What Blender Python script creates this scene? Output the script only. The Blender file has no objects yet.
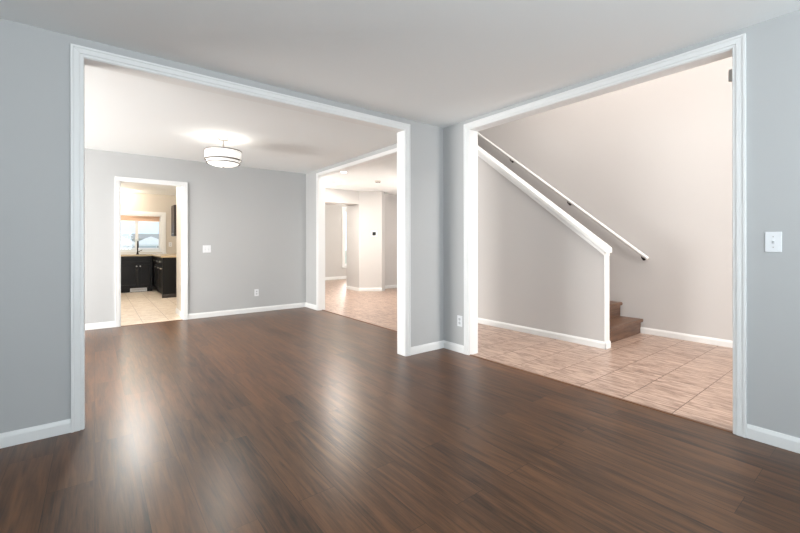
import bpy, bmesh, math, random
from mathutils import Vector, Matrix
random.seed(4)
sc = bpy.context.scene
COL = sc.collection

# ------------------------------------------------------------------ camera
cam_d = bpy.data.cameras.new('camera')
cam_d.sensor_width = 36.0
cam_d.lens = 393.09 / 800.0 * 36.0
cam_d.shift_y = -22.743 / 800.0
cam_d.clip_start = 0.05
cam_d.clip_end = 500
cam = bpy.data.objects.new('camera', cam_d)
COL.objects.link(cam)
cam.matrix_world = (Matrix.Translation((0, 0, 1.155)) @ Matrix.Rotation(math.radians(52.156 - 90), 4, 'Z')
                    @ Matrix.Rotation(math.radians(90), 4, 'X') @ Matrix.Rotation(math.radians(-0.087), 4, 'Z'))
sc.camera = cam

# ------------------------------------------------------------------ world and light
vs = sc.view_settings
vs.view_transform = 'Standard'
vs.look = 'None'
vs.exposure = 0.0
vs.gamma = 1.0
vs.use_curve_mapping = False

w = bpy.data.worlds.new('sky')
sc.world = w
w.use_nodes = True
nt = w.node_tree
bg = nt.nodes['Background']
tc = nt.nodes.new('ShaderNodeTexCoord')
ns = nt.nodes.new('ShaderNodeTexNoise')
ns.inputs['Scale'].default_value = 5.0
ns.inputs['Detail'].default_value = 6.0
cr = nt.nodes.new('ShaderNodeValToRGB')
cr.color_ramp.elements[0].position = 0.35
cr.color_ramp.elements[0].color = (0.56, 0.76, 0.94, 1)
cr.color_ramp.elements[1].position = 0.65
cr.color_ramp.elements[1].color = (0.92, 0.96, 1.0, 1)
nt.links.new(tc.outputs['Generated'], ns.inputs['Vector'])
nt.links.new(ns.outputs['Fac'], cr.inputs['Fac'])
nt.links.new(cr.outputs['Color'], bg.inputs['Color'])
bg.inputs['Strength'].default_value = 1.3


def area(name, loc, direction, sx, sy, power, col):
    d = bpy.data.lights.new(name, 'AREA')
    d.shape = 'RECTANGLE'
    d.size, d.size_y = sx, sy
    d.energy = power
    d.color = col
    o = bpy.data.objects.new(name, d)
    COL.objects.link(o)
    o.location = loc
    o.rotation_euler = Vector(direction).to_track_quat('-Z', 'Y').to_euler()
    return o


def lamp(name, loc, power, col, radius=0.06):
    d = bpy.data.lights.new(name, 'POINT')
    d.energy = power
    d.color = col
    d.shadow_soft_size = radius
    o = bpy.data.objects.new(name, d)
    COL.objects.link(o)
    o.location = loc
    return o


DAY = (0.87, 0.95, 1.0)
WARM = (1.0, 0.86, 0.74)
# daylight standing in the windows behind the camera, in the dining room and in the far room
area('daylight_living_rear', (0.9, -2.32, 1.35), (0, 1, 1.3), 2.6, 1.6, 165, DAY)
area('daylight_living_side', (-1.92, -0.6, 1.35), (1, 0, 1.4), 2.2, 1.6, 84, DAY)
area('daylight_dining', (-3.22, 5.0, 1.25), (1, 0, -0.08), 2.3, 1.7, 320, (1.0, 0.98, 0.955))
area('daylight_far_room', (7.4, 11.4, 1.35), (0, -1, -0.05), 1.5, 1.8, 240, (1.0, 0.96, 0.90))
# the tall hall's upper window and its chandelier, above the frame
area('daylight_hall_upper', (4.2, -2.15, 3.9), (0.25, 1, -0.2), 1.8, 1.4, 175, (1.0, 0.94, 0.90))
area('hall_front_fill', (3.7, -2.15, 1.3), (0.1, 1, 0.0), 1.0, 1.9, 100, (1.0, 0.96, 0.93))  # unseen fill added low in the hall to lift the stair risers
area('hall_ceiling_light', (4.0, 2.3, 5.1), (0.1, 0, -1), 1.6, 4.0, 215, (1.0, 0.89, 0.82))
lamp('kitchen_ceiling_light', (0.1, 9.6, 2.2), 26, (1.0, 0.93, 0.85), 0.15)
lamp('far_room_fill', (4.4, 9.9, 2.2), 45, (1.0, 0.93, 0.85), 0.15)  # unseen fill added to brighten the passage side and far wall
lamp('foyer_fill_right', (5.8, 6.05, 1.4), 70, (1.0, 0.94, 0.89), 0.3)  # added fill, kept out of view, brightens the angled foyer wall
lamp('foyer_fill_left', (3.6, 7.55, 1.3), 34, (1.0, 0.94, 0.88), 0.2)  # added fill hidden behind the jamb, lights the foyer from the left
area('kitchen_fill_left', (-2.3, 9.0, 1.2), (1, 0, 0), 1.8, 2.0, 36, (1.0, 0.97, 0.93))  # added side fill; the kitchen's left wall has no door
lamp('kitchen_entry_light', (0.55, 8.1, 2.36), 92, (1.0, 0.95, 0.89), 0.12)
lamp('kitchen_sink_light', (0.5, 11.45, 2.3), 24, (1.0, 0.85, 0.68), 0.08)


# ------------------------------------------------------------------ materials
def srgb(r, g, b):
    def f(c):
        c /= 255.0
        return c / 12.92 if c <= 0.04045 else ((c + 0.055) / 1.055) ** 2.4
    return (f(r), f(g), f(b), 1.0)


def mat(name, col, rough=0.5, metal=0.0, bump=0.0, bscale=200.0, var=0.0, spec=0.5, coat=0.0):
    m = bpy.data.materials.new(name)
    m.use_nodes = True
    n, l = m.node_tree.nodes, m.node_tree.links
    b = n['Principled BSDF']
    b.inputs['Base Color'].default_value = col
    b.inputs['Roughness'].default_value = rough
    b.inputs['Metallic'].default_value = metal
    b.inputs['Specular IOR Level'].default_value = spec
    b.inputs['Coat Weight'].default_value = coat
    t = n.new('ShaderNodeTexCoord')
    if bump or var:
        no = n.new('ShaderNodeTexNoise')
        no.inputs['Scale'].default_value = bscale
        no.inputs['Detail'].default_value = 3.0
        l.new(t.outputs['Object'], no.inputs['Vector'])
        if bump:
            bp = n.new('ShaderNodeBump')
            bp.inputs['Strength'].default_value = bump
            bp.inputs['Distance'].default_value = 0.002
            l.new(no.outputs['Fac'], bp.inputs['Height'])
            l.new(bp.outputs['Normal'], b.inputs['Normal'])
        if var:
            hs = n.new('ShaderNodeHueSaturation')
            hs.inputs['Color'].default_value = col
            mr = n.new('ShaderNodeMapRange')
            mr.inputs['To Min'].default_value = 1 - var
            mr.inputs['To Max'].default_value = 1 + var
            l.new(no.outputs['Fac'], mr.inputs['Value'])
            l.new(mr.outputs['Result'], hs.inputs['Value'])
            l.new(hs.outputs['Color'], b.inputs['Base Color'])
    return m


def emis(name, col, strength, base=(0.8, 0.8, 0.8, 1)):
    m = mat(name, base, 0.5)
    b = m.node_tree.nodes['Principled BSDF']
    b.inputs['Emission Color'].default_value = col
    b.inputs['Emission Strength'].default_value = strength
    return m


def wood(name, c1, c2, plank_w, plank_l, rot, rough=0.3, mortar=0.0016, bump=0.12):
    m = bpy.data.materials.new(name)
    m.use_nodes = True
    n, l = m.node_tree.nodes, m.node_tree.links
    b = n['Principled BSDF']
    tc_ = n.new('ShaderNodeTexCoord')
    mp = n.new('ShaderNodeMapping')
    mp.inputs['Rotation'].default_value = rot if isinstance(rot, tuple) else (0, 0, rot)
    l.new(tc_.outputs['Object'], mp.inputs['Vector'])
    br = n.new('ShaderNodeTexBrick')
    br.offset = 0.37
    br.offset_frequency = 2
    br.inputs['Color1'].default_value = (0, 0, 0, 1)
    br.inputs['Color2'].default_value = (1, 1, 1, 1)
    br.inputs['Mortar'].default_value = (0.5, 0.5, 0.5, 1)
    br.inputs['Scale'].default_value = 1.0
    br.inputs['Mortar Size'].default_value = mortar
    br.inputs['Mortar Smooth'].default_value = 0.2
    br.inputs['Brick Width'].default_value = plank_l
    br.inputs['Row Height'].default_value = plank_w
    l.new(mp.outputs['Vector'], br.inputs['Vector'])
    # every plank reads its own stretch of grain
    sc_ = n.new('ShaderNodeVectorMath')
    sc_.operation = 'MULTIPLY'
    sc_.inputs[1].default_value = (31.0, 17.0, 9.0)
    l.new(br.outputs['Color'], sc_.inputs[0])
    ad = n.new('ShaderNodeVectorMath')
    ad.operation = 'ADD'
    l.new(mp.outputs['Vector'], ad.inputs[0])
    l.new(sc_.outputs['Vector'], ad.inputs[1])
    st = n.new('ShaderNodeMapping')
    st.inputs['Scale'].default_value = (1.3, 16.0, 1.0)
    l.new(ad.outputs['Vector'], st.inputs['Vector'])
    n1 = n.new('ShaderNodeTexNoise')
    n1.inputs['Scale'].default_value = 1.6
    n1.inputs['Detail'].default_value = 7.0
    n1.inputs['Roughness'].default_value = 0.62
    n1.inputs['Distortion'].default_value = 0.6
    l.new(st.outputs['Vector'], n1.inputs['Vector'])
    st2 = n.new('ShaderNodeMapping')
    st2.inputs['Scale'].default_value = (5.0, 120.0, 1.0)
    l.new(ad.outputs['Vector'], st2.inputs['Vector'])
    n2 = n.new('ShaderNodeTexNoise')
    n2.inputs['Scale'].default_value = 1.2
    n2.inputs['Detail'].default_value = 3.0
    l.new(st2.outputs['Vector'], n2.inputs['Vector'])
    # value = grain + fine grain + plank tone
    a1 = n.new('ShaderNodeMath'); a1.operation = 'MULTIPLY_ADD'
    a1.inputs[1].default_value = 0.35
    l.new(n2.outputs['Fac'], a1.inputs[0])
    l.new(n1.outputs['Fac'], a1.inputs[2])
    sep = n.new('ShaderNodeSeparateColor')
    l.new(br.outputs['Color'], sep.inputs['Color'])
    a2 = n.new('ShaderNodeMath'); a2.operation = 'MULTIPLY_ADD'
    a2.inputs[1].default_value = 0.16
    l.new(sep.outputs['Red'], a2.inputs[0])
    l.new(a1.outputs['Value'], a2.inputs[2])
    cr_ = n.new('ShaderNodeValToRGB')
    cr_.color_ramp.elements[0].position = 0.52
    cr_.color_ramp.elements[0].color = c1
    cr_.color_ramp.elements[1].position = 0.96
    cr_.color_ramp.elements[1].color = c2
    l.new(a2.outputs['Value'], cr_.inputs['Fac'])
    mx = n.new('ShaderNodeMix')
    mx.data_type = 'RGBA'
    mx.inputs['B'].default_value = (c1[0] * 0.45, c1[1] * 0.45, c1[2] * 0.45, 1)
    l.new(br.outputs['Fac'], mx.inputs['Factor'])
    l.new(cr_.outputs['Color'], mx.inputs['A'])
    l.new(mx.outputs['Result'], b.inputs['Base Color'])
    b.inputs['Specular IOR Level'].default_value = 0.42
    mr = n.new('ShaderNodeMapRange')
    mr.inputs['To Min'].default_value = rough - 0.01
    mr.inputs['To Max'].default_value = rough + 0.05
    l.new(n1.outputs['Fac'], mr.inputs['Value'])
    l.new(mr.outputs['Result'], b.inputs['Roughness'])
    return m


def tile(name, c1, c2, grout, size, off=(0, 0), rough=0.32, streak=(14.0, 2.2)):
    m = bpy.data.materials.new(name)
    m.use_nodes = True
    n, l = m.node_tree.nodes, m.node_tree.links
    b = n['Principled BSDF']
    tc_ = n.new('ShaderNodeTexCoord')
    mp = n.new('ShaderNodeMapping')
    mp.inputs['Location'].default_value = (off[0], off[1], 0)
    l.new(tc_.outputs['Object'], mp.inputs['Vector'])
    br = n.new('ShaderNodeTexBrick')
    br.offset = 0.0
    br.inputs['Color1'].default_value = (0, 0, 0, 1)
    br.inputs['Color2'].default_value = (1, 1, 1, 1)
    br.inputs['Scale'].default_value = 1.0
    br.inputs['Mortar Size'].default_value = 0.0035
    br.inputs['Mortar Smooth'].default_value = 0.3
    br.inputs['Brick Width'].default_value = size
    br.inputs['Row Height'].default_value = size
    l.new(mp.outputs['Vector'], br.inputs['Vector'])
    sc_ = n.new('ShaderNodeVectorMath')
    sc_.operation = 'MULTIPLY'
    sc_.inputs[1].default_value = (3.0, 5.0, 2.0)
    l.new(br.outputs['Color'], sc_.inputs[0])
    ad = n.new('ShaderNodeVectorMath')
    ad.operation = 'ADD'
    l.new(mp.outputs['Vector'], ad.inputs[0])
    l.new(sc_.outputs['Vector'], ad.inputs[1])
    st = n.new('ShaderNodeMapping')
    st.inputs['Scale'].default_value = (streak[0], streak[1], 1.0)
    l.new(ad.outputs['Vector'], st.inputs['Vector'])
    n1 = n.new('ShaderNodeTexNoise')
    n1.inputs['Scale'].default_value = 2.4
    n1.inputs['Detail'].default_value = 6.0
    n1.inputs['Roughness'].default_value = 0.65
    n1.inputs['Distortion'].default_value = 0.8
    l.new(st.outputs['Vector'], n1.inputs['Vector'])
    cr_ = n.new('ShaderNodeValToRGB')
    cr_.color_ramp.elements[0].position = 0.36
    cr_.color_ramp.elements[0].color = c1
    cr_.color_ramp.elements[1].position = 0.60
    cr_.color_ramp.elements[1].color = c2
    l.new(n1.outputs['Fac'], cr_.inputs['Fac'])
    mx = n.new('ShaderNodeMix')
    mx.data_type = 'RGBA'
    mx.inputs['B'].default_value = grout
    l.new(br.outputs['Fac'], mx.inputs['Factor'])
    l.new(cr_.outputs['Color'], mx.inputs['A'])
    l.new(mx.outputs['Result'], b.inputs['Base Color'])
    b.inputs['Roughness'].default_value = rough
    bp = n.new('ShaderNodeBump')
    bp.inputs['Strength'].default_value = 0.3
    bp.inputs['Distance'].default_value = 0.002
    bp.invert = True
    l.new(br.outputs['Fac'], bp.inputs['Height'])
    l.new(bp.outputs['Normal'], b.inputs['Normal'])
    return m


def glass(name):
    m = bpy.data.materials.new(name)
    m.use_nodes = True
    n, l = m.node_tree.nodes, m.node_tree.links
    n.remove(n['Principled BSDF'])
    out = n['Material Output']
    tr = n.new('ShaderNodeBsdfTransparent')
    gl = n.new('ShaderNodeBsdfGlossy')
    gl.inputs['Roughness'].default_value = 0.02
    fr = n.new('ShaderNodeFresnel')
    fr.inputs['IOR'].default_value = 1.35
    mx = n.new('ShaderNodeMixShader')
    l.new(fr.outputs['Fac'], mx.inputs['Fac'])
    l.new(tr.outputs['BSDF'], mx.inputs[1])
    l.new(gl.outputs['BSDF'], mx.inputs[2])
    l.new(mx.outputs['Shader'], out.inputs['Surface'])
    return m


M = dict(
    paint=mat('grey_wall_paint', srgb(179, 180, 180), 0.62, bump=0.10, bscale=260, spec=0.3),
    hall_paint_lit=mat('grey_wall_paint_hall_lit', srgb(193, 191, 189), 0.62, bump=0.10, bscale=260, spec=0.3),  # same grey paint, lightened and warmed to carry the hall's light
    kitchen_paint=mat('kitchen_wall_paint', srgb(198, 191, 180), 0.6, bump=0.08, bscale=260, spec=0.3),
    ceil=mat('ceiling_paint', srgb(233, 236, 236), 0.8, bump=0.35, bscale=90, spec=0.2),
    trim=mat('white_trim_paint', srgb(225, 226, 225), 0.35),
    floor=wood('brown_plank_floor', srgb(41, 25, 15), srgb(107, 72, 45), 0.18, 1.22, math.radians(90), 0.295, 0.0010, 0.0),
    stair=wood('brown_stair_wood', srgb(70, 50, 39), srgb(122, 94, 76), 0.30, 3.0, 0, 0.38, 0.0001),
    riser=wood('brown_riser_wood', srgb(72, 51, 40), srgb(122, 94, 76), 0.30, 3.0, (math.radians(90), 0, 0), 0.38, 0.0001),
    tile=tile('beige_floor_tile', srgb(124, 101, 88), srgb(182, 158, 142), srgb(96, 72, 60), 0.322, (0.02, -0.010)),
    ktile=tile('kitchen_floor_tile', srgb(210, 190, 168), srgb(236, 222, 204), srgb(160, 140, 122), 0.33, (0.1, 0.1), streak=(4, 4)),
    plate=mat('white_plastic', srgb(226, 228, 230), 0.35),
    plate_dark=mat('dark_plastic', srgb(24, 25, 27), 0.35),
    chrome=mat('brushed_nickel', srgb(176, 172, 166), 0.28, 1.0),
    ring=mat('dark_nickel_ring', srgb(120, 114, 106), 0.45, 0.6),
    bronze=mat('dark_bronze', srgb(40, 32, 28), 0.4, 0.8),
    black=mat('black_cabinet_paint', srgb(14, 14, 15), 0.4, var=0.25, bscale=6, spec=0.25),
    espresso=mat('espresso_cabinet_wood', srgb(44, 34, 28), 0.42, var=0.25, bscale=6),
    granite=mat('tan_stone', srgb(176, 156, 126), 0.3, var=0.25, bscale=120),
    shade=emis('lit_white_shade', (1.0, 0.93, 0.84, 1), 0.45),
    diffuser=emis('lit_diffuser', (1.0, 0.94, 0.86, 1), 0.9),
    bulb=emis('lit_downlight', (1.0, 0.93, 0.85, 1), 6.0),
    glass=glass('window_glass'),
    blind=mat('tan_blind_fabric', srgb(190, 160, 138), 0.8, bump=0.2, bscale=120),
    deck=mat('grey_deck_boards', srgb(200, 198, 194), 0.7, var=0.15, bscale=9),
    lawn=mat('pale_lawn', srgb(196, 202, 186), 0.9, var=0.2, bscale=3),
    siding=mat('pale_siding', srgb(205, 210, 214), 0.7, var=0.05, bscale=3),
    shingle=mat('grey_blue_shingles', srgb(184, 182, 178), 0.85, var=0.2, bscale=4),
    canvas=mat('white_canvas', srgb(246, 245, 242), 0.8),
    strip=mat('brown_transition_strip', srgb(112, 78, 56), 0.4),
    gap=mat('dark_gap', srgb(30, 28, 27), 0.7),
)


# ------------------------------------------------------------------ helpers
class MB:
    def __init__(self):
        self.bm = bmesh.new()

    def box(self, x0, x1, y0, y1, z0, z1):
        v = [self.bm.verts.new(p) for p in
             ((x0, y0, z0), (x1, y0, z0), (x1, y1, z0), (x0, y1, z0), (x0, y0, z1), (x1, y0, z1), (x1, y1, z1), (x0, y1, z1))]
        for f in ((0, 3, 2, 1), (4, 5, 6, 7), (0, 1, 5, 4), (1, 2, 6, 5), (2, 3, 7, 6), (3, 0, 4, 7)):
            self.bm.faces.new([v[i] for i in f])
        return self

    def prism(self, pts, a, b, plane='xy'):
        """polygon pts in the plane, swept from a to b on the third axis"""
        def P(p, h):
            return {'xy': (p[0], p[1], h), 'yz': (h, p[0], p[1]), 'xz': (p[0], h, p[1])}[plane]
        A = [self.bm.verts.new(P(p, a)) for p in pts]
        B = [self.bm.verts.new(P(p, b)) for p in pts]
        n = len(pts)
        self.bm.faces.new(A[::-1])
        self.bm.faces.new(B)
        for i in range(n):
            self.bm.faces.new((A[i], A[(i + 1) % n], B[(i + 1) % n], B[i]))
        return self

    def lathe(self, prof, c=(0, 0, 0), seg=48, closed=False):
        rings = []
        for r, z in prof:
            if r < 1e-6:
                rings.append([self.bm.verts.new((c[0], c[1], c[2] + z))])
            else:
                rings.append([self.bm.verts.new((c[0] + r * math.cos(2 * math.pi * i / seg), c[1] + r * math.sin(2 * math.pi * i / seg), c[2] + z)) for i in range(seg)])
        pairs = list(zip(rings, rings[1:]))
        if closed:
            pairs.append((rings[-1], rings[0]))
        for A, B in pairs:
            for i in range(seg):
                j = (i + 1) % seg
                if len(A) == 1 and len(B) == 1:
                    continue
                if len(A) == 1:
                    self.bm.faces.new((A[0], B[j], B[i]))
                elif len(B) == 1:
                    self.bm.faces.new((A[i], A[j], B[0]))
                else:
                    self.bm.faces.new((A[i], A[j], B[j], B[i]))
        return self

    def tube(self, path, r, seg=12):
        path = [Vector(p) for p in path]
        rings = []
        for i, p in enumerate(path):
            a = path[max(i - 1, 0)]
            b = path[min(i + 1, len(path) - 1)]
            t = (b - a).normalized()
            up = Vector((0, 0, 1)) if abs(t.z) < 0.95 else Vector((1, 0, 0))
            u = t.cross(up).normalized()
            v = u.cross(t)
            rr = r[i] if isinstance(r, (list, tuple)) else r
            rings.append([self.bm.verts.new(p + (u * math.cos(2 * math.pi * k / seg) + v * math.sin(2 * math.pi * k / seg)) * rr) for k in range(seg)])
        for A, B in zip(rings, rings[1:]):
            for k in range(seg):
                j = (k + 1) % seg
                self.bm.faces.new((A[k], A[j], B[j], B[k]))
        self.bm.faces.new(rings[0][::-1])
        self.bm.faces.new(rings[-1])
        return self

    def sweep_base(self, a, b, side, h=0.082, t=0.014, z=0.0):
        """a baseboard from a to b; side = +1 sticks out to the left of a->b"""
        a, b = Vector((a[0], a[1])), Vector((b[0], b[1]))
        d = (b - a).normalized()
        nrm = Vector((-d.y, d.x)) * side
        prof = [(0, 0), (t, 0), (t, h * 0.72), (t * 0.75, h * 0.86), (t * 0.45, h), (0, h)]
        A = [self.bm.verts.new((a.x + nrm.x * p, a.y + nrm.y * p, z + q)) for p, q in prof]
        B = [self.bm.verts.new((b.x + nrm.x * p, b.y + nrm.y * p, z + q)) for p, q in prof]
        n = len(prof)
        self.bm.faces.new(A)
        self.bm.faces.new(B[::-1])
        for i in range(n):
            self.bm.faces.new((A[i], B[i], B[(i + 1) % n], A[(i + 1) % n]))
        return self

    def obj(self, name, m, parent=None, bevel=0.0, smooth=False, seg=2):
        bmesh.ops.recalc_face_normals(self.bm, faces=self.bm.faces)
        me = bpy.data.meshes.new(name)
        self.bm.to_mesh(me)
        self.bm.free()
        if smooth:
            for p in me.polygons:
                p.use_smooth = True
            me.set_sharp_from_angle(angle=math.radians(40))
        o = bpy.data.objects.new(name, me)
        COL.objects.link(o)
        me.materials.append(m)
        if parent is not None:
            o.parent = parent
        if bevel:
            bv = o.modifiers.new('bevel', 'BEVEL')
            bv.width = bevel
            bv.segments = seg
            bv.limit_method = 'ANGLE'
        return o


def struct(o):
    o['kind'] = 'structure'
    return o


def thing(name, label, cat, loc, rz=0.0, group=None):
    o = bpy.data.objects.new(name, None)
    o.empty_display_size = 0.05
    COL.objects.link(o)
    o.location = loc
    o.rotation_euler = (0, 0, rz)
    o['label'] = label
    o['category'] = cat
    if group:
        o['group'] = group
    return o


def tag(o, label, cat, group=None):
    o['label'] = label
    o['category'] = cat
    if group:
        o['group'] = group
    return o


def copy_thing(root, loc, rz, label):
    r = root.copy()
    COL.objects.link(r)
    r.location = loc
    r.rotation_euler = (0, 0, rz)
    r['label'] = label
    for ch in list(root.children):
        c = ch.copy()
        COL.objects.link(c)
        c.parent = r
        for g in list(ch.children):
            d = g.copy()
            COL.objects.link(d)
            d.parent = c
    return r


# ------------------------------------------------------------------ main measurements
YA, YA2 = 3.156, 3.276          # partition with the wide opening to the dining room
XB, XB2 = 3.065, 3.185          # partition with the openings to the hall
YC, YC2 = 6.763, 6.883            # dining back wall
H = 2.44
LX, LY = -1.9, -2.3             # living room's outer sides
DX = -3.2                      # dining room's outer side
AX0, AX1, AZ = -0.05, 2.51, 2.32
BY0, BY1, BZ = 0.648, 2.77, 2.335
EY0, EY1, EZ = 3.80, 6.25, 2.335   # dining -> foyer
KX0, KX1, KZ = 0.29, 1.06, 2.035
KNX, KNX2 = 4.413, 4.503          # low wall beside the stairs
SX = 5.566                       # wall behind the stairs
TOP = 5.2
KB = 11.9                       # kitchen back wall
CW, CT = 0.066, 0.016           # casing width and thickness

# ------------------------------------------------------------------ floors
struct(MB().prism([(LX, LY), (XB + 0.012, LY), (XB + 0.012, YA), (XB + 0.075, YA), (XB + 0.075, YC), (DX, YC), (DX, YA), (LX, YA)], -0.12, 0.0).obj('floor', M['floor']))
struct(MB().prism([(XB + 0.012, LY), (9.0, LY), (9.0, 11.9), (XB + 0.075, 11.9), (XB + 0.075, YA), (XB + 0.012, YA)], -0.12, 0.0).obj('floor_hall', M['tile']))
struct(MB().prism([(-2.5, YC), (XB + 0.075, YC), (XB + 0.075, KB + 0.2), (-2.5, KB + 0.2)], -0.12, 0.0).obj('floor_kitchen', M['ktile']))

# ------------------------------------------------------------------ ceilings
struct(MB().box(LX - 0.15, XB, LY - 0.15, YA, H, H + 0.25).box(DX - 0.15, XB, YA, YC2, H, H + 0.25).obj('ceiling', M['ceil']))
struct(MB().box(-2.5, XB, YC2, KB + 0.2, H, H + 0.25).obj('ceiling_kitchen', M['ceil']))
struct(MB().box(XB2, KNX, 4.25, 12.0, H, H + 0.25).box(KNX, 9.0, 5.5, 12.0, H, H + 0.25).obj('ceiling_foyer', M['ceil']))
struct(MB().box(XB, 9.0, LY - 0.15, 12.0, TOP, TOP + 0.2).obj('ceiling_hall', M['ceil']))

# ------------------------------------------------------------------ walls
# partition to the dining room
struct(MB().box(DX, AX0 - 0.012, YA, YA2, 0, H).box(AX1 + 0.012, XB, YA, YA2, 0, H).box(AX0 - 0.012, AX1 + 0.012, YA, YA2, AZ + 0.012, H).obj('wall_left', M['paint']))
# partition to the hall and foyer
b = MB()
b.box(XB, XB2, LY, BY0 - 0.012, 0, TOP).box(XB, XB2, BY1 + 0.012, EY0 - 0.012, 0, TOP).box(XB, XB2, EY1 + 0.012, 8.19, 0, TOP)
b.box(XB, XB2, BY0 - 0.012, BY1 + 0.012, BZ + 0.012, TOP).box(XB, XB2, EY0 - 0.012, EY1 + 0.012, EZ + 0.012, TOP)
struct(b.obj('wall_right', M['paint']))
# dining back wall with the kitchen doorway
struct(MB().box(DX, KX0 - 0.012, YC, YC2, 0, H).box(KX1 + 0.012, XB, YC, YC2, 0, H).box(KX0 - 0.012, KX1 + 0.012, YC, YC2, KZ + 0.012, H).obj('wall_back', M['paint']))
# walls behind and beside the camera, with window openings
struct(MB().box(LX, -0.4, LY - 0.15, LY, 0, H).box(2.2, XB, LY - 0.15, LY, 0, H).box(-0.4, 2.2, LY - 0.15, LY, 0, 0.55).box(-0.4, 2.2, LY - 0.15, LY, 2.15, H).obj('wall_rear', M['paint']))
struct(MB().box(LX - 0.15, LX, LY, -1.7, 0, H).box(LX - 0.15, LX, 0.5, YA2, 0, H).box(LX - 0.15, LX, -1.7, 0.5, 0, 0.55).box(LX - 0.15, LX, -1.7, 0.5, 2.15, H).obj('wall_side', M['paint']))
struct(MB().box(DX - 0.15, DX, YA2, 3.85, 0, H).box(DX - 0.15, DX, 6.15, YC2, 0, H).box(DX - 0.15, DX, 3.85, 6.15, 0, 0.4).box(DX - 0.15, DX, 3.85, 6.15, 2.2, H).obj('wall_dining_side', M['paint']))
# kitchen
WX0, WX1, WZ0, WZ1 = 0.285, 1.405, 0.945, 1.915
struct(MB().box(-2.5, WX0, KB, KB + 0.15, 0, H).box(WX1, XB, KB, KB + 0.15, 0, H).box(WX0, WX1, KB, KB + 0.15, 0, WZ0).box(WX0, WX1, KB, KB + 0.15, WZ1, H).obj('wall_kitchen_back', M['kitchen_paint']))
struct(MB().box(1.82, 2.05, 7.55, KB, 0, H).obj('wall_kitchen_right', M['kitchen_paint']))
struct(MB().box(-2.5, -2.38, YC2, KB, 0, H).box(-3.3, -2.5, YC2, YC2 + 0.1, 0, H).obj('wall_kitchen_left', M['kitchen_paint']))
struct(MB().box(1.09, 2.05, YC2, 7.55, 0, H).obj('wall_pantry', M['kitchen_paint']))
# tall hall: wall behind the stairs, front wall, closing wall at the head of the stairs
struct(MB().box(SX, SX + 0.12, LY, 5.5, 0, TOP).obj('wall_stair', M['hall_paint_lit']))
struct(MB().box(XB2, SX + 0.12, LY - 0.15, LY, 0, TOP).obj('wall_front', M['hall_paint_lit']))
struct(MB().box(KNX, 8.6, 5.5, 5.62, 0, H).box(XB2, 8.6, 7.0, 7.12, H + 0.25, TOP).obj('wall_stair_end', M['hall_paint_lit']))
# low sloping wall beside the stairs
SL = 0.787


def kz(y):
    return 1.05 + SL * (y - 2.03)


struct(MB().prism([(2.03, 0), (5.5, 0), (5.5, kz(5.5)), (2.03, kz(2.03))], KNX, KNX2, 'yz').obj('wall_stair_low', M['hall_paint_lit']))
# foyer back wall with opening, angled wall, recess, right side
FB = 8.19
b = MB().box(XB2, 4.0, FB, FB + 0.61, 0, H).box(4.0, 5.10, FB, FB + 0.61, 2.125, H)
struct(b.obj('wall_foyer_back', M['hall_paint_lit']))
struct(MB().prism([(5.10, FB), (5.54, 7.85), (5.66, 7.90), (5.66, 8.20), (8.6, 8.20), (8.6, 8.80), (5.10, 8.80)], 0, H).obj('wall_foyer_angle', M['hall_paint_lit']))
struct(MB().box(8.6, 8.72, 5.5, 11.45, 0, H).obj('wall_foyer_right', M['hall_paint_lit']))
# far room
struct(MB().box(XB2, 6.45, 11.3, 11.45, 0, H).box(8.2, 8.6, 11.3, 11.45, 0, H).box(6.45, 8.2, 11.3, 11.45, 0, 0.42).box(6.45, 8.2, 11.3, 11.45, 2.3, H).obj('wall_far', M['hall_paint_lit']))
struct(MB().box(XB2 - 0.12, XB2, FB, 11.45, 0, H).obj('wall_far_left', M['hall_paint_lit']))


# ------------------------------------------------------------------ opening trim: jamb liner and casing in one trim piece per opening
trim_n = [0]


def trim_name():
    trim_n[0] += 1
    return 'trim_%d' % trim_n[0]


def casing(axis, a0, a1, zt, p0, p1, front=True, back=True, lining=0.012, cw=CW):
    """axis 'x': opening runs along x in a wall from y=p0 to y=p1; axis 'y': runs along y in a wall x=p0..p1"""
    def B(m, u0, u1, v0, v1, z0, z1):
        if axis == 'x':
            m.box(u0, u1, v0, v1, z0, z1)
        else:
            m.box(v0, v1, u0, u1, z0, z1)
    m = MB()
    B(m, a0 - lining, a0, p0 - 0.001, p1 + 0.001, 0, zt + lining)
    B(m, a1, a1 + lining, p0 - 0.001, p1 + 0.001, 0, zt + lining)
    B(m, a0, a1, p0 - 0.001, p1 + 0.001, zt, zt + lining)
    struct(m.obj(trim_name(), M['trim'], bevel=0.002))
    r = 0.004
    for on, q, s in ((front, p0, -1), (back, p1, 1)):
        if not on:
            continue
        m = MB()
        for (c0, c1, th) in ((r, cw * 0.32, CT * 0.65), (cw * 0.32, cw * 0.78, CT), (cw * 0.78, cw, CT * 1.25)):
            v = sorted((q, q + s * th))
            # two legs and a head, mitred
            for sg, e in ((-1, a0), (1, a1)):
                pts = [(e + sg * c0, 0.0), (e + sg * c1, 0.0), (e + sg * c1, zt + c1), (e + sg * c0, zt + c0)]
                m.prism(pts, v[0], v[1], 'xz' if axis == 'x' else 'yz')
            pts = [(a0 - c0, zt + c0), (a1 + c0, zt + c0), (a1 + c1, zt + c1), (a0 - c1, zt + c1)]
            m.prism(pts, v[0], v[1], 'xz' if axis == 'x' else 'yz')
        struct(m.obj(trim_name(), M['trim'], bevel=0.0015))


casing('x', AX0, AX1, AZ, YA, YA2)
casing('y', BY0, BY1, BZ, XB, XB2)
casing('y', EY0, EY1, EZ, XB, XB2, cw=0.046)
casing('x', KX0, KX1, KZ, YC, YC2)

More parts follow.
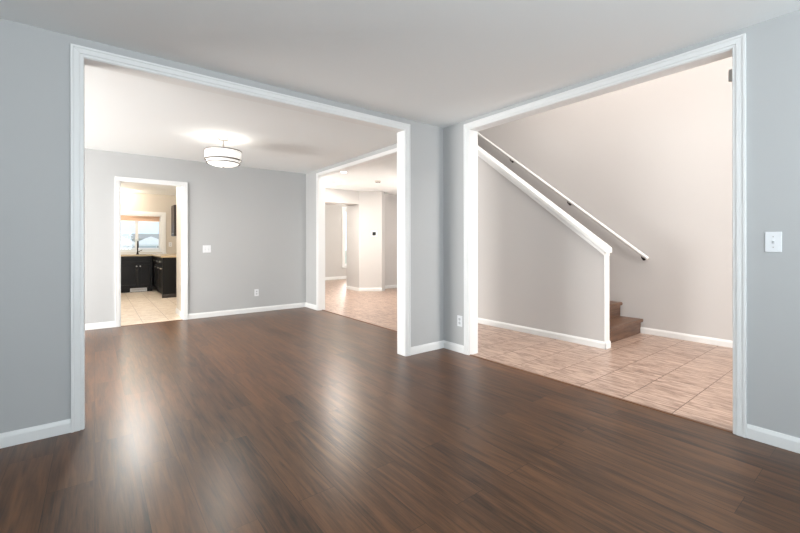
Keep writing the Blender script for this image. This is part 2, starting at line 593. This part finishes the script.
# transition strips where the planks meet the tile
struct(MB().prism([(XB - 0.004, 0.0), (XB, 0.006), (XB + 0.02, 0.006), (XB + 0.028, 0.0)], BY0, BY1, 'xz').obj(trim_name(), M['strip']))
struct(MB().prism([(XB + 0.06, 0.0), (XB + 0.064, 0.006), (XB + 0.086, 0.006), (XB + 0.092, 0.0)], EY0, EY1, 'xz').obj(trim_name(), M['strip']))
struct(MB().prism([(YC - 0.02, 0.0), (YC - 0.014, 0.006), (YC + 0.012, 0.006), (YC + 0.02, 0.0)], KX0, KX1, 'yz').obj(trim_name(), M['strip']))


# ------------------------------------------------------------------ baseboards
def base(name, segs, h=0.082):
    m = MB()
    for a, b_, s in segs:
        m.sweep_base(a, b_, s, h)
    return struct(m.obj('baseboard_' + name, M['trim'], bevel=0.0015))


o = CW
base('left', [((LX, YA), (AX0 - o, YA), -1), ((AX1 + o, YA), (XB, YA), -1)])
base('right', [((XB, YA), (XB, BY1 + o), -1), ((XB, BY0 - o), (XB, LY), -1), ((XB, YC), (XB, EY1 + o), -1), ((XB, EY0 - o), (XB, YA2), -1)])
base('back', [((DX, YC), (KX0 - o, YC), -1), ((KX1 + o, YC), (XB, YC), -1)])
base('partition_reverse', [((AX0 - o, YA2), (DX, YA2), -1), ((XB, YA2), (AX1 + o, YA2), -1)])
base('stair_low', [((KNX, 5.5), (KNX, 2.007), -1), ((KNX - 0.014, 2.016), (KNX2 + 0.004, 2.016), -1)], 0.078)
base('stair_wall', [((SX, 2.10), (SX, LY), -1)], 0.078)
base('hall', [((XB2, LY), (XB2, BY0 - o), -1), ((XB2, BY1 + o), (XB2, EY0 - o), -1), ((XB2, EY1 + o), (XB2, FB), -1)])
base('foyer', [((XB2, FB), (4.0, FB), -1), ((5.10, FB), (5.54, 7.85), -1), ((5.66, 8.20), (8.6, 8.20), -1), ((5.10, 8.80), (5.10, FB - 0.01), -1)])
base('far', [((XB2, 11.3), (8.6, 11.3), -1)], 0.10)
base('pantry', [((1.09, 7.55), (1.09, YC2 + 0.02), -1)])

# cap on the low stair wall: board with a moulding under each edge
DYc = 1.995
capm = MB()


def slope_prism(m, x0, x1, y0, y1, lo, hi):
    m.prism([(y0, kz(y0) + lo), (y1, kz(y1) + lo), (y1, kz(y1) + hi), (y0, kz(y0) + hi)], x0, x1, 'yz')


slope_prism(capm, KNX - 0.03, KNX2 + 0.025, DYc, 5.5, 0.025, 0.085)
slope_prism(capm, KNX - 0.018, KNX2 + 0.018, DYc + 0.02, 5.5, -0.025, 0.026)
struct(capm.obj(trim_name(), M['trim'], bevel=0.008, seg=3))
# white end board on the low wall
struct(MB().box(KNX - 0.004, KNX2 + 0.004, 2.016, 2.032, 0, kz(2.016) + 0.0).obj(trim_name(), M['trim'], bevel=0.003))

# ------------------------------------------------------------------ windows
def window(n, axis, u0, u1, v0, v1, z0, z1, inner, panes=2, m_frame='trim'):
    """axis 'x' runs along x in a wall between y=v0 and v1; inner = room-side plane coordinate"""
    def B(m, a0, a1, b0, b1, c0, c1):
        if axis == 'x':
            m.box(a0, a1, b0, b1, c0, c1)
        else:
            m.box(b0, b1, a0, a1, c0, c1)
    mid = (v0 + v1) / 2
    sgn = 1 if inner > mid else -1
    fr = MB()
    t = 0.045
    B(fr, u0, u0 + t, v0, v1, z0, z1)
    B(fr, u1 - t, u1, v0, v1, z0, z1)
    B(fr, u0 + t, u1 - t, v0, v1, z0, z0 + t)
    B(fr, u0 + t, u1 - t, v0, v1, z1 - t, z1)
    root = struct(fr.obj('window_%d' % n, M[m_frame], bevel=0.003))
    cs = MB()
    e = sorted((inner, inner + sgn * 0.018))
    cw = 0.07
    B(cs, u0 - cw, u0 + 0.01, e[0], e[1], z0 - 0.02, z1 + cw)
    B(cs, u1 - 0.01, u1 + cw, e[0], e[1], z0 - 0.02, z1 + cw)
    B(cs, u0 + 0.01, u1 - 0.01, e[0], e[1], z1 - 0.01, z1 + cw)
    cs.obj('window_casing', M[m_frame], root, bevel=0.003)
    sl = MB()
    e2 = sorted((inner - sgn * 0.02, inner + sgn * 0.05))
    B(sl, u0 - cw - 0.01, u1 + cw + 0.01, e2[0], e2[1], z0 - 0.045, z0 - 0.015)
    sl.obj('window_sill', M[m_frame], root, bevel=0.004)
    w_ = (u1 - u0 - 2 * t) / panes
    for i in range(panes):
        a = u0 + t + i * w_
        s = MB()
        q = 0.035
        B(s, a, a + q, mid - 0.02, mid + 0.02, z0 + t, z1 - t)
        B(s, a + w_ - q, a + w_, mid - 0.02, mid + 0.02, z0 + t, z1 - t)
        B(s, a + q, a + w_ - q, mid - 0.02, mid + 0.02, z0 + t, z0 + t + q)
        B(s, a + q, a + w_ - q, mid - 0.02, mid + 0.02, z1 - t - q, z1 - t)
        so = s.obj('sash', M[m_frame], root, bevel=0.002)
        p = MB()
        B(p, a + q, a + w_ - q, mid - 0.003, mid + 0.003, z0 + t + q, z1 - t - q)
        p.obj('pane', M['glass'], so)
    return root


window(1, 'x', WX0, WX1, KB, KB + 0.15, WZ0, WZ1, KB)
window(2, 'x', 6.45, 8.2, 11.3, 11.45, 0.42, 2.3, 11.3)

# ------------------------------------------------------------------ staircase
RISE, RUN, NS = 0.186, 0.25, 13
st = thing('staircase', 'brown wooden stairs rising behind the low sloping wall', 'stairs', (KNX2, 2.10, 0))
for k in range(NS):
    y = k * RUN
    z = k * RISE
    wdt = SX - KNX2
    MB().box(0.002, wdt - 0.002, y, y + 0.02, z, z + RISE - 0.042).obj('riser', M['riser'], st)
    MB().box(0.002, wdt - 0.002, y - 0.032, y + RUN + 0.02, z + RISE - 0.042, z + RISE).obj('tread', M['stair'], st, bevel=0.012, seg=3)

# ------------------------------------------------------------------ handrail
hr = thing('handrail', 'white round handrail sloping up the wall above the stairs', 'handrail', (SX, 2.0, 0.962))
RX = -0.075
p0 = Vector((RX, -0.01, 0.0))
p1 = Vector((RX, 3.3, 3.31 * 0.79))
MB().tube([p0, p0 + (p1 - p0) * 0.004, p0 + (p1 - p0) * 0.5, p1], [0.016, 0.021, 0.021, 0.021], 16).obj('rail', M['trim'], hr, smooth=True)
for yy in (0.06, 1.05, 2.06, 3.07):
    zz = yy * 0.79 - 0.012
    m = MB()
    m.tube([(RX, yy, zz + 0.008), (RX, yy, zz - 0.022), (RX + 0.014, yy, zz - 0.037), (RX + 0.055, yy, zz - 0.042), (-0.006, yy, zz - 0.042)], 0.0065, 10)
    m.tube([(-0.008, yy, zz - 0.042), (-0.0005, yy, zz - 0.042)], 0.02, 18)
    m.obj('bracket', M['bronze'], hr, smooth=True)

# ------------------------------------------------------------------ wall plates (built facing -Y, centre at origin, back at y=0)
def switch_plate(name, label, loc, rz, gangs):
    t = thing(name, label, 'light switch', loc, rz)
    wd = 0.072 + 0.046 * (gangs - 1)
    MB().box(-wd / 2, wd / 2, -0.006, 0, -0.058, 0.058).obj('cover_plate', M['plate'], t, bevel=0.003)
    for g in range(gangs):
        x = (g - (gangs - 1) / 2) * 0.046
        MB().box(x - 0.0055, x + 0.0055, -0.0075, -0.005, -0.0125, 0.0125).obj('toggle_slot', mat_slot, t)
        MB().prism([(-0.006, -0.006), (-0.006, 0.006), (-0.017, 0.011), (-0.017, 0.006)], x - 0.004, x + 0.004, 'yz').obj('toggle', M['plate'], t)
        for z in (-0.030, 0.030):
            MB().tube([(x, -0.0055, z), (x, -0.0072, z)], 0.003, 10).obj('screw', M['chrome'], t)
    return t


mat_slot = mat('grey_slot_plastic', srgb(200, 202, 204), 0.5)


def outlet_plate(name, label, loc, rz):
    t = thing(name, label, 'electrical outlet', loc, rz)
    MB().box(-0.036, 0.036, -0.006, 0, -0.058, 0.058).obj('cover_plate', M['plate'], t, bevel=0.003)
    for z in (-0.021, 0.021):
        r = MB().prism([(0.0165 * math.cos(a) , z + 0.0145 * math.sin(a)) for a in [2 * math.pi * i / 20 for i in range(20)]], -0.0085, -0.005, 'xz').obj('receptacle', mat_slot, t)
        m = MB()
        m.box(-0.0075, -0.0055, -0.0092, -0.0084, z - 0.001, z + 0.008).box(0.0055, 0.0075, -0.0092, -0.0084, z, z + 0.007)
        m.tube([(0, -0.0084, z - 0.007), (0, -0.0092, z - 0.007)], 0.0026, 8)
        m.obj('slots', M['plate_dark'], r)
    MB().tube([(0, -0.0055, 0), (0, -0.0075, 0)], 0.003, 10).obj('screw', M['chrome'], t)
    return t


switch_plate('light_switch', 'white single toggle switch on the grey wall right of the stair hall opening', (XB, 0.465, 1.162), math.radians(-90), 1)
switch_plate('light_switch', 'white double switch plate on the dining wall beside the kitchen doorway', (1.397, YC, 1.077), 0, 2)
outlet_plate('wall_outlet', 'white outlet low on the narrow grey wall left of the stair hall opening', (XB, 2.908, 0.333), math.radians(-90))
outlet_plate('wall_outlet', 'white outlet low on the dining room back wall', (2.169, YC, 0.33), 0)
outlet_plate('wall_outlet', 'white outlet above the kitchen counter right of the window', (1.575, KB, 1.145), 0)

# thermostat on the angled foyer wall
ang = math.atan2(7.85 - FB, 5.54 - 5.10)
tx = 5.10 + 0.44 * 0.66
ty = FB - 0.34 * 0.66
th = thing('thermostat', 'small black thermostat on a white plate on the angled foyer wall', 'thermostat', (tx, ty, 1.40), ang)
MB().box(-0.075, 0.075, -0.008, 0, -0.075, 0.075).obj('wall_plate', M['plate'], th, bevel=0.004)
MB().box(-0.042, 0.042, -0.026, -0.008, -0.042, 0.042).obj('housing', M['plate_dark'], th, bevel=0.006)

# metal catch on the right jamb of the stair opening
ct = thing('metal_catch', 'small grey metal catch high on the right jamb of the stair hall opening', 'bracket', (XB2 - 0.035, BY0, 2.205))
MB().box(-0.018, 0.018, 0, 0.006, -0.044, 0.044).obj('mounting_plate', M['chrome'], ct, bevel=0.0015)
MB().box(-0.012, 0.012, 0.006, 0.034, -0.036, 0.036).obj('catch_body', M['chrome'], ct, bevel=0.003)

# ------------------------------------------------------------------ dining ceiling light
dl = thing('ceiling_light', 'tiered white drum semi-flush light glowing on the dining room ceiling', 'ceiling light', (1.24, 5.1, H))
MB().lathe([(0, 0), (0.062, 0), (0.062, -0.012), (0.05, -0.022), (0, -0.022)], seg=32).obj('ceiling_canopy', M['chrome'], dl, smooth=True)
MB().tube([(0, 0, -0.02), (0, 0, -0.19)], 0.008, 12).obj('stem', M['chrome'], dl, smooth=True)


def drum(r, zt, zb, name):
    o_ = MB().lathe([(r, zt), (r, zb), (r - 0.004, zb), (r - 0.004, zt)], seg=64, closed=True).obj(name, M['shade'], dl, smooth=True)
    for z in (zt, zb):
        MB().lathe([(r + 0.004, z + 0.005), (r + 0.004, z - 0.005), (r - 0.006, z - 0.005), (r - 0.006, z + 0.005)], seg=64, closed=True).obj('shade_ring', M['ring'], o_, smooth=True)


drum(0.205, -0.155, -0.262, 'upper_shade')
drum(0.187, -0.264, -0.302, 'lower_shade')
MB().lathe([(0.178, -0.296), (0.165, -0.314), (0.12, -0.332), (0.06, -0.341), (0, -0.343)], seg=64).obj('diffuser', M['diffuser'], dl, smooth=True)
MB().lathe([(0, -0.341), (0.012, -0.344), (0.012, -0.352), (0.006, -0.360), (0, -0.362)], seg=20).obj('finial', M['chrome'], dl, smooth=True)
m = MB()
for a in (0, 2.09, 4.19):
    m.tube([(0, 0, -0.175), (0.2 * math.cos(a), 0.2 * math.sin(a), -0.175)], 0.004, 8)
m.obj('spider', M['chrome'], dl)
pl = lamp('dining_bulb', (1.24, 5.1, H - 0.2), 4.0, (1.0, 0.92, 0.82), 0.05)
pl2 = bpy.data.lights.new('dining_diffuser_light', 'AREA')
pl2.shape = 'DISK'
pl2.size = 0.3
pl2.energy = 14
pl2.color = (1.0, 0.93, 0.84)
o_ = bpy.data.objects.new('dining_diffuser_light', pl2)
COL.objects.link(o_)
o_.location = (1.24, 5.1, H - 0.375)

# ------------------------------------------------------------------ foyer downlights and smoke detector
def downlight(label, x, y, power):
    t = thing('recessed_light', label, 'recessed light', (x, y, H), 0, 'recessed lights in the foyer ceiling')
    MB().lathe([(0.055, -0.002), (0.06, -0.006), (0.085, -0.006), (0.088, 0.0), (0.055, 0.0)], seg=40, closed=True).obj('trim_ring', M['plate'], t, smooth=True)
    MB().lathe([(0, -0.003), (0.056, -0.003), (0.056, 0.0), (0, 0.0)], seg=40).obj('lens', M['bulb'], t, smooth=True)
    d = bpy.data.lights.new('downlight', 'AREA')
    d.shape = 'DISK'
    d.size = 0.11
    d.energy = power
    d.color = (1.0, 0.92, 0.83)
    lo = bpy.data.objects.new('downlight', d)
    COL.objects.link(lo)
    lo.location = (x, y, H - 0.012)


downlight('recessed ceiling light in the foyer nearest the dining room opening', 3.52, 6.17, 16)
downlight('recessed ceiling light in the foyer nearer the passage to the far room', 4.094, 7.418, 44)
sd = thing('smoke_detector', 'small round smoke detector on the foyer ceiling', 'smoke detector', (4.58, 6.63, H))
MB().lathe([(0, -0.034), (0.035, -0.034), (0.058, -0.024), (0.062, -0.006), (0.066, 0), (0, 0)], seg=36).obj('housing', mat('aged_plastic', srgb(206, 200, 192), 0.5), sd, smooth=True)
MB().lathe([(0.04, -0.0345), (0.05, -0.030), (0.05, -0.027), (0.04, -0.031)], seg=36, closed=True).obj('vent_ring', M['gap'], sd, smooth=True)

# ------------------------------------------------------------------ kitchen
CF = 11.34   # cabinet front plane of the sink run
CH = 0.865


def shaker(m_, x0, x1, z0, z1, y):
    """door front in plane y facing -Y: frame and recessed panel, one mesh"""
    r = 0.055
    m_.box(x0, x0 + r, y - 0.02, y, z0, z1).box(x1 - r, x1, y - 0.02, y, z0, z1)
    m_.box(x0 + r, x1 - r, y - 0.02, y, z0, z0 + r).box(x0 + r, x1 - r, y - 0.02, y, z1 - r, z1)
    m_.box(x0 + r, x1 - r, y - 0.010, y, z0 + r, z1 - r)
    return m_


sk = thing('sink_cabinet', 'black sink base cabinet with two doors under the kitchen window', 'cabinet', (0.83, CF, 0))
MB().box(-0.46, 0.29, 0, KB - CF - 0.001, 0.10, CH).obj('body', M['black'], sk, bevel=0.002)
MB().box(-0.46, 0.29, 0.06, 0.30, 0, 0.10).obj('toe_kick', M['black'], sk)
for x0, x1 in ((-0.452, -0.006), (0.006, 0.284)):
    d_ = shaker(MB(), x0, x1, 0.125, 0.665, 0).obj('door', M['black'], sk, bevel=0.002)
    kx = x1 - 0.03 if x0 < -0.1 else x0 + 0.03
    MB().tube([(kx, -0.02, 0.625), (kx, -0.034, 0.625), (kx, -0.046, 0.625), (kx, -0.052, 0.625)], [0.006, 0.006, 0.017, 0.012], 14).obj('knob', M['chrome'], d_, smooth=True)
shaker(MB(), -0.452, 0.284, 0.685, CH - 0.015, 0).obj('false_drawer_front', M['black'], sk, bevel=0.002)

reg = thing('floor_register', 'white slotted air vent in the toe kick of the sink cabinet', 'vent', (0.84, CF + 0.058, 0.012))
MB().box(-0.17, 0.17, -0.010, 0, 0.0, 0.085).obj('vent_frame', M['plate'], reg, bevel=0.002)
m = MB()
for i in range(13):
    x = -0.14 + i * 0.0225
    m.box(x, x + 0.009, -0.0115, -0.009, 0.018, 0.067)
m.obj('slots', mat('register_gap', srgb(150, 140, 128), 0.6), reg)

EX, EYN = 1.15, 9.76
ec = thing('base_cabinet', 'black base cabinet run ending in a plain panel along the kitchen right wall', 'cabinet', (EX, EYN, 0))
MB().box(0.02, 1.819 - EX, 0.02, KB - EYN - 0.002, 0.10, CH).obj('body', M['black'], ec, bevel=0.002)
MB().box(0.0, 1.819 - EX, 0.0, 0.02, 0.0, CH).obj('end_panel', M['black'], ec, bevel=0.002)
MB().box(0.075, 1.8 - EX, 0.02, 1.6, 0, 0.10).obj('toe_kick', M['black'], ec)
MB().prism([(-0.014, 0), (0.0, 0), (0.0, 0.075), (-0.007, 0.075), (-0.014, 0.06)], -0.014, 0.655, 'yz').obj('base_moulding', M['espresso'], ec, bevel=0.002)
for i in range(3):
    y0 = 0.03 + i * 0.53
    m = MB()
    r = 0.055
    for (ya, yb, za, zb, t) in ((y0, y0 + r, 0.125, 0.665, 0.02), (y0 + 0.51 - r, y0 + 0.51, 0.125, 0.665, 0.02), (y0 + r, y0 + 0.51 - r, 0.125, 0.18, 0.02), (y0 + r, y0 + 0.51 - r, 0.61, 0.665, 0.02), (y0 + r, y0 + 0.51 - r, 0.18, 0.61, 0.010)):
        m.box(0.02 - t, 0.02, ya, yb, za, zb)
    d_ = m.obj('door', M['black'], ec, bevel=0.002)
    MB().tube([(0.0, y0 + 0.03, 0.625), (-0.014, y0 + 0.03, 0.625), (-0.026, y0 + 0.03, 0.625), (-0.032, y0 + 0.03, 0.625)], [0.006, 0.006, 0.017, 0.012], 14).obj('knob', M['chrome'], d_, smooth=True)
    w_ = MB().box(0.0, 0.02, y0, y0 + 0.51, 0.685, CH - 0.015).obj('drawer', M['black'], ec, bevel=0.002)
    MB().tube([(0.0, y0 + 0.255, 0.765), (-0.014, y0 + 0.255, 0.765), (-0.026, y0 + 0.255, 0.765), (-0.032, y0 + 0.255, 0.765)], [0.006, 0.006, 0.017, 0.012], 14).obj('knob', M['chrome'], w_, smooth=True)

ctp = MB().prism([(-1.2, CF - 0.035), (EX - 0.03, CF - 0.035), (EX - 0.03, EYN - 0.03), (1.819, EYN - 0.03), (1.819, KB - 0.001), (-1.2, KB - 0.001)], CH, CH + 0.035).obj('countertop', M['granite'], bevel=0.004)
tag(ctp, 'tan stone countertop running along two kitchen walls under the window', 'countertop')

fc = thing('faucet', 'gooseneck kitchen faucet standing at the window over the sink', 'faucet', (0.845, KB - 0.16, CH + 0.035))
MB().lathe([(0, 0), (0.03, 0), (0.03, 0.012), (0.02, 0.03), (0.016, 0.06), (0, 0.06)], seg=24).obj('base', M['bronze'], fc, smooth=True)
path = [(0, 0, 0.05), (0, 0, 0.24)] + [(0, -0.085 + 0.085 * math.cos(a), 0.24 + 0.085 * math.sin(a)) for a in [math.pi * i / 10 for i in range(1, 11)]] + [(0, -0.17, 0.17)]
MB().tube(path, 0.013, 12).obj('spout', M['bronze'], fc, smooth=True)
MB().tube([(0.015, 0, 0.06), (0.05, -0.01, 0.085), (0.095, -0.02, 0.11)], [0.01, 0.008, 0.007], 10).obj('handle', M['bronze'], fc, smooth=True)

uc = thing('wall_cabinet', 'dark brown wall cabinet hanging right of the kitchen window', 'cabinet', (1.48, 10.6, 1.346))
MB().box(0.02, 0.329, 0, 0.42, 0, 0.74).obj('body', M['espresso'], uc, bevel=0.002)
m = MB()
for (ya, yb, za, zb, t) in ((0.004, 0.06, 0.004, 0.736, 0.02), (0.36, 0.416, 0.004, 0.736, 0.02), (0.06, 0.36, 0.004, 0.06, 0.02), (0.06, 0.36, 0.68, 0.736, 0.02), (0.06, 0.36, 0.06, 0.68, 0.01)):
    m.box(0.02 - t, 0.02, ya, yb, za, zb)
d_ = m.obj('door', M['espresso'], uc, bevel=0.002)
MB().tube([(0.0, 0.035, 0.06), (-0.014, 0.035, 0.06), (-0.026, 0.035, 0.06), (-0.032, 0.035, 0.06)], [0.006, 0.006, 0.015, 0.011], 14).obj('knob', M['chrome'], d_, smooth=True)

rb = thing('roller_blind', 'tan blind rolled up at the top of the kitchen window', 'blind', (0.845, KB + 0.03, WZ1 - 0.046))
MB().box(-0.49, 0.49, -0.004, 0.004, -0.125, -0.03).obj('fabric', M['blind'], rb)
MB().tube([(-0.495, 0, -0.02), (0.495, 0, -0.02)], 0.02, 16).obj('roll', M['blind'], rb, smooth=True)
MB().box(-0.49, 0.49, -0.008, 0.008, -0.14, -0.125).obj('bottom_rail', M['canvas'], rb, bevel=0.003)

# ------------------------------------------------------------------ outside the kitchen window
struct(MB().box(-60, 60, KB + 0.3, 140, -1.0, -0.9).obj('ground', M['lawn']))
dk = MB().box(-3.0, 5.0, KB + 0.16, 16.2, -0.14, -0.02).obj('deck', M['deck'])
struct(dk)
rl = thing('deck_railing', 'white railing with thin balusters on the deck outside the kitchen window', 'railing', (0.0, 16.0, -0.02))
MB().box(-3.0, 5.0, -0.035, 0.035, 1.0, 1.05).obj('top_rail', M['canvas'], rl, bevel=0.005)
MB().box(-3.0, 5.0, -0.02, 0.02, 0.08, 0.13).obj('bottom_rail', M['canvas'], rl, bevel=0.004)
for i in range(5):
    MB().box(-3.0 + 1.95 * i, -2.91 + 1.95 * i, -0.045, 0.045, 0, 1.08).obj('post', M['canvas'], rl, bevel=0.005)
for i in range(40):
    x = -0.9 + i * 0.125
    MB().box(x - 0.008, x + 0.008, -0.008, 0.008, 0.13, 1.0).obj('baluster', mat_slot, rl)


def umbrella(label, loc, r):
    t = thing('patio_umbrella', label, 'patio umbrella', loc, 0, 'white patio umbrellas in the yard beyond the deck')
    MB().lathe([(0, 0), (0.28, 0), (0.28, 0.06), (0.05, 0.09), (0, 0.09)], seg=24).obj('base', M['siding'], t, smooth=True)
    MB().tube([(0, 0, 0.05), (0, 0, 2.72)], 0.024, 12).obj('pole', M['siding'], t, smooth=True)
    m_ = MB()
    m_.lathe([(0.02, 2.74), (r * 0.35, 2.58), (r * 0.7, 2.34), (r, 2.04), (r, 1.9), (r - 0.02, 1.9), (r - 0.02, 2.03), (r * 0.7, 2.31), (r * 0.35, 2.54), (0.02, 2.70)], seg=10, closed=True)
    m_.obj('canopy', M['canvas'], t)
    MB().lathe([(0, 2.82), (0.03, 2.78), (0.02, 2.72), (0, 2.72)], seg=12).obj('finial', M['siding'], t)
    return t


umbrella('white peaked patio umbrella centred in the right kitchen window pane', (4.04, 42.0, -0.9), 1.25)
umbrella('white peaked patio umbrella seen at the left of the left kitchen window pane', (1.9, 44.0, -0.9), 1.3)

nh = thing('neighbour_house', 'pale house with a low grey roof far behind the kitchen window', 'house', (9.0, 72.0, -0.9))
MB().box(-22, 16, 0, 9, 0, 2.95).obj('wall', M['siding'], nh)
MB().prism([(-0.6, 2.9), (4.5, 3.75), (9.6, 2.9), (9.6, 2.75), (4.5, 3.6), (-0.6, 2.75)], -22.5, 16.5, 'yz').obj('roof', M['shingle'], nh)
for i in range(8):
    x = -19 + i * 4.4
    f = MB().box(x, x + 1.3, -0.06, 0.0, 0.9, 2.0).obj('window', M['canvas'], nh)
    MB().box(x + 0.1, x + 1.2, -0.08, -0.06, 1.0, 1.9).obj('pane', M['shingle'], f)
